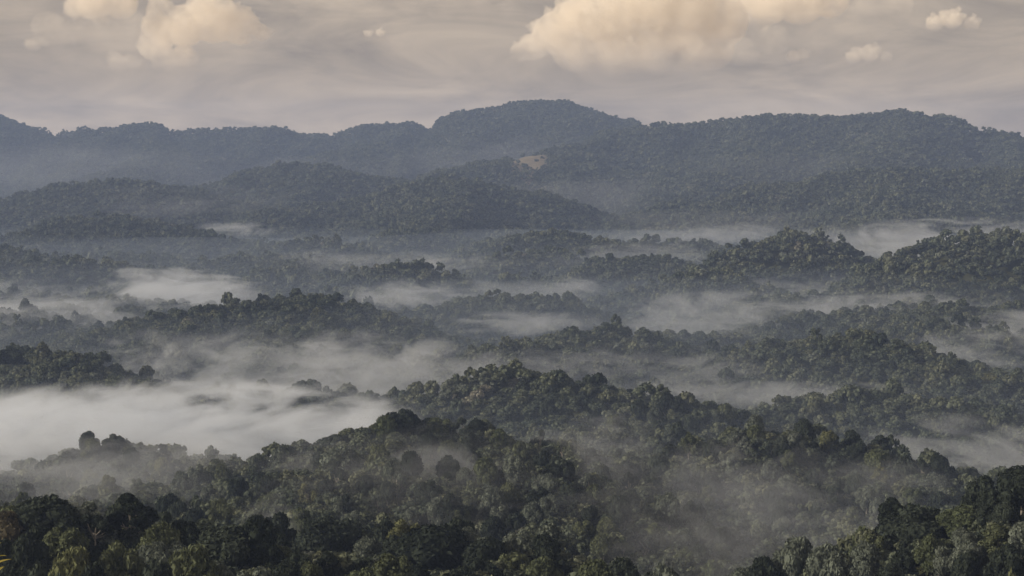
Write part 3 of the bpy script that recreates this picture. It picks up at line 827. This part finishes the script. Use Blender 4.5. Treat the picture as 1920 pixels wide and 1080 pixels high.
# frame x, y, depth, half width in pixels, half depth m, half thickness m, density, noise scale m, threshold, tilt, label
FOG = [
    (320, 808, 1230, 500, 170, 23, .0175, 70, 2.2, 0, 'brightest long white mist bank across the left below the spur'),
    (-40, 806, 1290, 260, 150, 20, .0160, 70, 1.8, 0, 'white mist filling the left edge under the dark spur'),
    (500, 695, 1640, 360, 110, 28, .00567, 75, 2.6, -2, 'thin torn mist in front of the long dark left hill'),
    (700, 715, 1480, 230, 110, 30, .00500, 60, 2.4, 3, 'grey mist flowing round the left foot of the central hill'),
    (90, 608, 2250, 250, 200, 30, .00783, 95, 2.0, -4, 'white mist bank left of the long dark hill'),
    (335, 543, 2450, 170, 170, 26, .00837, 90, 2.2, -5, 'bright tongue of mist rising behind the long dark hill'),
    (60, 553, 2650, 230, 180, 20, .00260, 90, 2.6, 0, 'grey mist strip behind the white bank at the left edge'),
    (740, 556, 2380, 130, 140, 16, .0042, 75, 2.8, 4, 'faint mist hollow right of the long dark hill'),
    (985, 606, 2060, 150, 100, 9, .0056, 70, 2.4, 0, 'thin mist thread before the small middle hill'),
    (1290, 603, 2080, 180, 130, 28, .0032, 65, 3.4, 8, 'wispy mist hanging in the middle valley right of the centre'),
    (1600, 580, 2160, 300, 110, 12, .0056, 80, 2.6, 4, 'long pale mist streak under the right hand dome hill'),
    (1880, 612, 1960, 190, 110, 11, .0062, 70, 2.6, 5, 'pale mist streak at the right edge under the dome hill'),
    (1800, 660, 1760, 240, 100, 18, .0040, 60, 2.8, 8, 'grey mist behind the right hand ridge line'),
    (1490, 746, 1460, 280, 55, 11, .0075, 55, 2.4, -2, 'low mist band draped along the foot of the right hand ridge'),
    (1230, 742, 1400, 130, 60, 12, .00500, 45, 2.8, 4, 'thin mist veil over the right shoulder of the central hill'),
    (1810, 868, 1130, 240, 80, 22, .00600, 55, 2.4, 2, 'white mist pooled in the right hand valley behind the spur'),
    (1090, 860, 960, 150, 60, 18, .00368, 42, 2.8, 14, 'pale wisp of mist right of the knoll'),
    (790, 888, 880, 170, 40, 10, .00460, 38, 3.0, 2, 'low wisp of mist along the slope below the knoll'),
    (1400, 905, 860, 200, 60, 18, .00203, 42, 3.2, 8, 'smoky wisps of mist on the slope below the round hill'),
    (1560, 1010, 680, 170, 60, 18, .00246, 36, 3.2, 16, 'smoky mist rising beside the lower right stand'),
    (210, 885, 1010, 300, 60, 24, .0040, 50, 2.2, 0, 'grey veil of mist over the dim rise below the bright mist bank'),
    (505, 1000, 640, 60, 50, 10, .00600, 36, 2.4, 8, 'small white mist pocket between the front grove and the lone dark dome'),
    (160, 925, 900, 330, 110, 22, .00180, 60, 2.4, 0, 'dim bluish mist behind the lower left grove'),
    (1300, 445, 3350, 240, 180, 16, .00220, 110, 2.8, 4, 'faint far mist line below the right hand mountain'),
    (1760, 452, 2950, 280, 200, 30, .00360, 110, 2.6, 2, 'pale far mist lake between the two dome hills'),
    (900, 300, 6350, 260, 300, 70, .00042, 420, 1.0, 6, 'blue mist between the main peak and the spur before it'),
    (150, 325, 6300, 420, 500, 95, .00030, 500, 1.0, 0, 'blue mist pooled below the left mountain ridge'),
    (600, 340, 5700, 260, 380, 80, .00036, 420, 1.2, 3, 'blue mist in the fold between the left ridge and the main peak'),
    (1080, 375, 5000, 300, 330, 65, .00042, 400, 1.2, 2, 'blue mist at the foot of the main peak'),
    (1500, 330, 5100, 400, 350, 65, .00030, 420, 1.2, 2, 'blue mist under the right hand mountain'),
    (330, 385, 4150, 240, 250, 40, .00054, 300, 1.4, 0, 'blue mist between the two left hand hills'),
    (1350, 425, 3750, 330, 230, 30, .00048, 260, 1.6, 2, 'blue mist in front of the right hand mountain foot'),
    (440, 426, 3850, 70, 140, 14, .00360, 90, 2.4, -6, 'tiny far mist patch between the left hills'),
    (1070, 541, 2460, 60, 80, 14, .00360, 55, 2.6, 10, 'small mist puff below the small middle hills'),
    (810, 499, 2700, 45, 60, 8, .00500, 55, 2.6, 4, 'tiny mist scrap right of the small left hilltop'),
    (930, 705, 1440, 130, 50, 16, .00400, 45, 2.8, -6, 'thin mist trailing over the lit left flank of the central hill'),
    (1640, 560, 2300, 190, 70, 9, .00360, 70, 2.8, 3, 'bright narrow mist streak right under the right hand dome hill'),
    (600, 485, 2950, 130, 120, 12, .00200, 80, 2.6, 0, 'faint mist strip before the small left hilltop'),
    (620, 900, 930, 150, 60, 16, .00360, 45, 2.6, 0, 'grey mist washing round the grey domed tree'),
    (760, 930, 830, 330, 70, 24, .00144, 45, 2.2, 3, 'thin grey mist over the slope below the knoll'),
    (1240, 985, 800, 260, 80, 26, .00129, 45, 2.4, 4, 'thin grey mist over the wispy middle slope'),
    (1340, 1020, 700, 220, 60, 20, .00216, 36, 3.0, 8, 'faint mist over the bottom slope right of the middle'),
    (1660, 905, 980, 120, 40, 12, .00300, 40, 2.8, 4, 'faint mist below the umbrella tree on the spur'),
    (760, 497, 2850, 220, 120, 16, .0020, 80, 2.2, 0, 'pale mist behind the small left hilltop of the middle valley'),
    (1180, 480, 3050, 200, 130, 16, .0020, 80, 2.2, 2, 'pale mist behind the small right hilltop of the middle valley'),
    (950, 550, 2480, 200, 110, 15, .0022, 75, 2.2, 0, 'pale mist behind the small middle hill'),
    (1060, 690, 1560, 220, 60, 16, .0034, 55, 2.4, 3, 'torn mist behind the crest of the central hill'),
    (1420, 545, 2480, 240, 110, 14, .0026, 75, 2.4, 3, 'torn mist at the foot of the first dome hill'),
    (1330, 700, 1640, 130, 70, 18, .0036, 50, 2.6, 8, 'torn mist in the dip between the central hill and the right hand ridge'),
    (640, 650, 1830, 220, 60, 14, .0026, 60, 2.8, -5, 'torn mist creeping up the front of the long dark hill'),
]
for i, (px, py, d, hw, hd, ht, den, scl, th, tilt, lab) in enumerate(FOG):
    p = at(px, py, d)
    o = mesh_obj('fog_bank', SPH[0], SPH[1], fog_mat('fog', den, scl, th * 1.6, seed=i * 1.0))
    o.location = p; o.scale = (hw / F * d * 1.15, hd * 1.1, ht * 1.45); o.rotation_euler = (0, math.radians(-tilt), 0)
    tag(o, lab, 'fog', 'fog banks lying in the valleys', 'stuff')

# ------------------------------------------------------------------ clouds far beyond the haze
def cloud(lbs, d, label, dens, seed, base_fade=.75):
    V, Fs, off = [], [], 0
    cv, cf = ICO2
    cs_, cfs = ICO1
    rg = np.random.default_rng(seed)
    pts = []
    for (px, py, r) in lbs:
        c = at(px, py, d); R = r / F * d
        pts.append((c, R))
        for k in range(9):       # cauliflower knobs on every lobe, smaller ones on those
            a = rg.normal(size=3); a[2] = abs(a[2]) * .9 - .1; a /= np.linalg.norm(a)
            kc, kr = c + Vector(a) * R * rg.uniform(.7, 1.0), R * rg.uniform(.2, .4)
            pts.append((kc, kr))
            for q in range(7):
                a = rg.normal(size=3); a[2] = abs(a[2]) * .9 - .1; a /= np.linalg.norm(a)
                pts.append((kc + Vector(a) * kr * rg.uniform(.7, 1.05), kr * rg.uniform(.2, .45)))
    for c, R in pts:
        v_, f_ = (cv, cf) if R > 150 else (cs_, cfs)
        V.append(v_ * R * np.array([1, 1.0, .9]) + np.array(c)); Fs.append(f_ + off); off += len(v_)
    V = np.concatenate(V); ctr = V.mean(0)
    zmin, zmax = V[:, 2].min() - ctr[2], V[:, 2].max() - ctr[2]
    m, n, l = new_mat('cloud')
    out = n.new('ShaderNodeOutputMaterial'); v = n.new('ShaderNodeVolumePrincipled')
    v.inputs['Color'].default_value = (1.0, .955, .87, 1); v.inputs['Anisotropy'].default_value = -0.2  # warmth of the low sun is put into the otherwise white cloud colour
    tc = n.new('ShaderNodeTexCoord'); sep = n.new('ShaderNodeSeparateXYZ'); l.new(tc.outputs['Object'], sep.inputs[0])
    mr = n.new('ShaderNodeMapRange'); mr.interpolation_type = 'SMOOTHSTEP'
    mr.inputs['From Min'].default_value = zmin; mr.inputs['From Max'].default_value = zmin + (zmax - zmin) * base_fade
    l.new(sep.outputs['Z'], mr.inputs['Value'])
    nz = n.new('ShaderNodeTexNoise'); nz.inputs['Scale'].default_value = 1 / 260.0; nz.inputs['Detail'].default_value = 8; nz.inputs['Roughness'].default_value = .62; nz.inputs['Distortion'].default_value = .4
    l.new(tc.outputs['Object'], nz.inputs['Vector'])
    tr = n.new('ShaderNodeMapRange'); tr.inputs['From Min'].default_value = .36; tr.inputs['From Max'].default_value = .56
    l.new(nz.outputs['Fac'], tr.inputs['Value'])
    a = n.new('ShaderNodeMath'); a.operation = 'MULTIPLY'; l.new(mr.outputs[0], a.inputs[0]); l.new(tr.outputs[0], a.inputs[1])
    b = n.new('ShaderNodeMath'); b.operation = 'MULTIPLY'; l.new(a.outputs[0], b.inputs[0]); b.inputs[1].default_value = dens
    l.new(b.outputs[0], v.inputs['Density']); l.new(v.outputs[0], out.inputs['Volume'])
    m.cycles.volume_step_rate = .15
    o = mesh_obj('cloud', V - ctr, np.concatenate(Fs), m)
    o.location = ctr
    md = o.modifiers.new('union', 'REMESH'); md.mode = 'VOXEL'; md.voxel_size = max(9.0, (V[:, 0].max() - V[:, 0].min()) / 240)
    tag(o, label, 'cloud', 'sunlit cumulus clouds', 'thing')
D = 20000
cloud([(1000, 88, 30), (1045, 62, 48), (1100, 40, 62), (1160, 22, 70), (1225, 10, 76), (1290, 20, 74), (1345, 40, 62), (1080, 95, 48), (1140, 105, 56), (1210, 95, 62), (1280, 85, 58), (1335, 95, 44), (975, 98, 24)],
      D, 'largest sunlit cumulus cloud above the central peak', 0.0052, 1, .5)
cloud([(1395, 20, 36), (1440, 5, 48), (1500, 2, 52), (1555, 0, 40), (1420, 55, 24)], D * 1.1, 'ragged cloud touching the top right of the largest cloud', 0.0045, 2, .5)
cloud([(290, 85, 34), (300, 50, 38), (345, 48, 46), (400, 35, 54), (450, 50, 40), (490, 62, 22), (312, 115, 30), (345, 110, 30), (300, 20, 28)], D, 'tall cream cloud hanging over the left mountains', 0.0050, 3, .4)
cloud([(140, 15, 26), (175, 2, 42), (225, 5, 36), (190, 40, 20)], D, 'small bright cloud at the top left', 0.0052, 4, .5)
cloud([(1752, 45, 20), (1785, 36, 24), (1822, 46, 18)], D, 'lone small cloud at the upper right', 0.0085, 5)
cloud([(1488, 108, 17), (1507, 102, 14)], D, 'tiny pink puff of cloud right of the largest cloud', 0.0050, 6)
cloud([(1600, 108, 18), (1630, 100, 22), (1662, 108, 14)], D, 'twin pink puffs of cloud over the right mountain', 0.0050, 7)
cloud([(690, 64, 10), (713, 62, 11)], D, 'tiny white cloud scrap high between the two large clouds', 0.0098, 8)
cloud([(222, 118, 24), (250, 118, 20)], D, 'faint low puff left of the tall cream cloud', 0.0026, 9)
cloud([(62, 84, 18), (84, 80, 12)], D, 'faint small puff near the left edge of the sky', 0.0037, 10)

cloud([(1010, 108, 34), (1080, 118, 30), (1150, 122, 34), (1230, 116, 34), (1310, 112, 34), (1390, 100, 36), (1450, 75, 34)], D * .97, 'peach coloured ragged veil under the largest cloud', .0011, 21, 1.0)
cloud([(120, 80, 40), (180, 60, 40), (240, 50, 40), (200, 100, 34), (90, 50, 34), (430, 95, 34), (390, 110, 28)], D * .97, 'faint peach veil of cloud round the tall cream cloud', .0009, 22, 1.0)
cloud([(830, 12, 34), (890, 20, 36), (950, 30, 34), (770, 4, 30), (1620, 20, 36), (1680, 12, 34)], D * 1.05, 'thin ragged cloud along the top edge of the sky', .0008, 23, 1.0)
# ------------------------------------------------------------------ the sapling whose yellow leaves reach into the lower left corner
def sapling():
    tip = at(9, 1066, 6.0)
    bx, by = tip.x - .05, tip.y
    g = float(ground(np.array([bx]), np.array([by]))[0])
    root = bpy.data.objects.new('sapling', None); root.location = (bx, by, g); COL.objects.link(root)
    tag(root, 'young sapling with yellow green leaves reaching into the lower left corner', 'sapling')
    H = tip.z - g
    tv, tf = tube([(0, 0, -.2), (.02, 0, H * .4), (-.03, 0, H * .75), (0, 0, H)], [.028, .022, .014, .005], 8)
    mesh_obj('stem', tv, tf, M_BARK, root, smooth=True)
    m = leaf_mat('yellow_leaves', [(0, (.16, .15, .035)), (1, (.30, .26, .085))], trans=.4)
    rg = random.Random(5)
    def leaf_mesh(Lf):
        V, Fc = [], []
        for i in range(7):
            t = i / 6; w = Lf * .17 * math.sin(math.pi * min(t * .95 + .05, 1)) ** .8
            z = -.25 * Lf * t * t
            V += [(t * Lf, -w, z + w * .3), (t * Lf, 0, z), (t * Lf, w, z + w * .3)]
        for i in range(6):
            for k in range(2):
                a = i * 3 + k; Fc.append((a, a + 1, a + 4, a + 3))
        return V, Fc
    V, Fc = leaf_mesh(.062)
    proto = mesh_obj('leaf', V, Fc, m, root, smooth=True)
    spots = [(H, .5, .55), (H, 2.6, .3), (H - .01, 4.4, .4), (H - .02, 5.6, .5), (H + .045, .2, 1.0), (H + .04, 3.3, .9)]
    for j in range(40): spots.append((H + .03 - j * .022, j * 2.4, rg.uniform(-.2, .8)))
    for j, (z, a, up) in enumerate(spots):
        o = proto if j == 0 else proto.copy()
        if j: o.parent = root; COL.objects.link(o)
        o.location = (0, 0, z); o.rotation_euler = (0, -up, a); s = rg.uniform(.8, 1.25); o.scale = (s, s, s)
sapling()
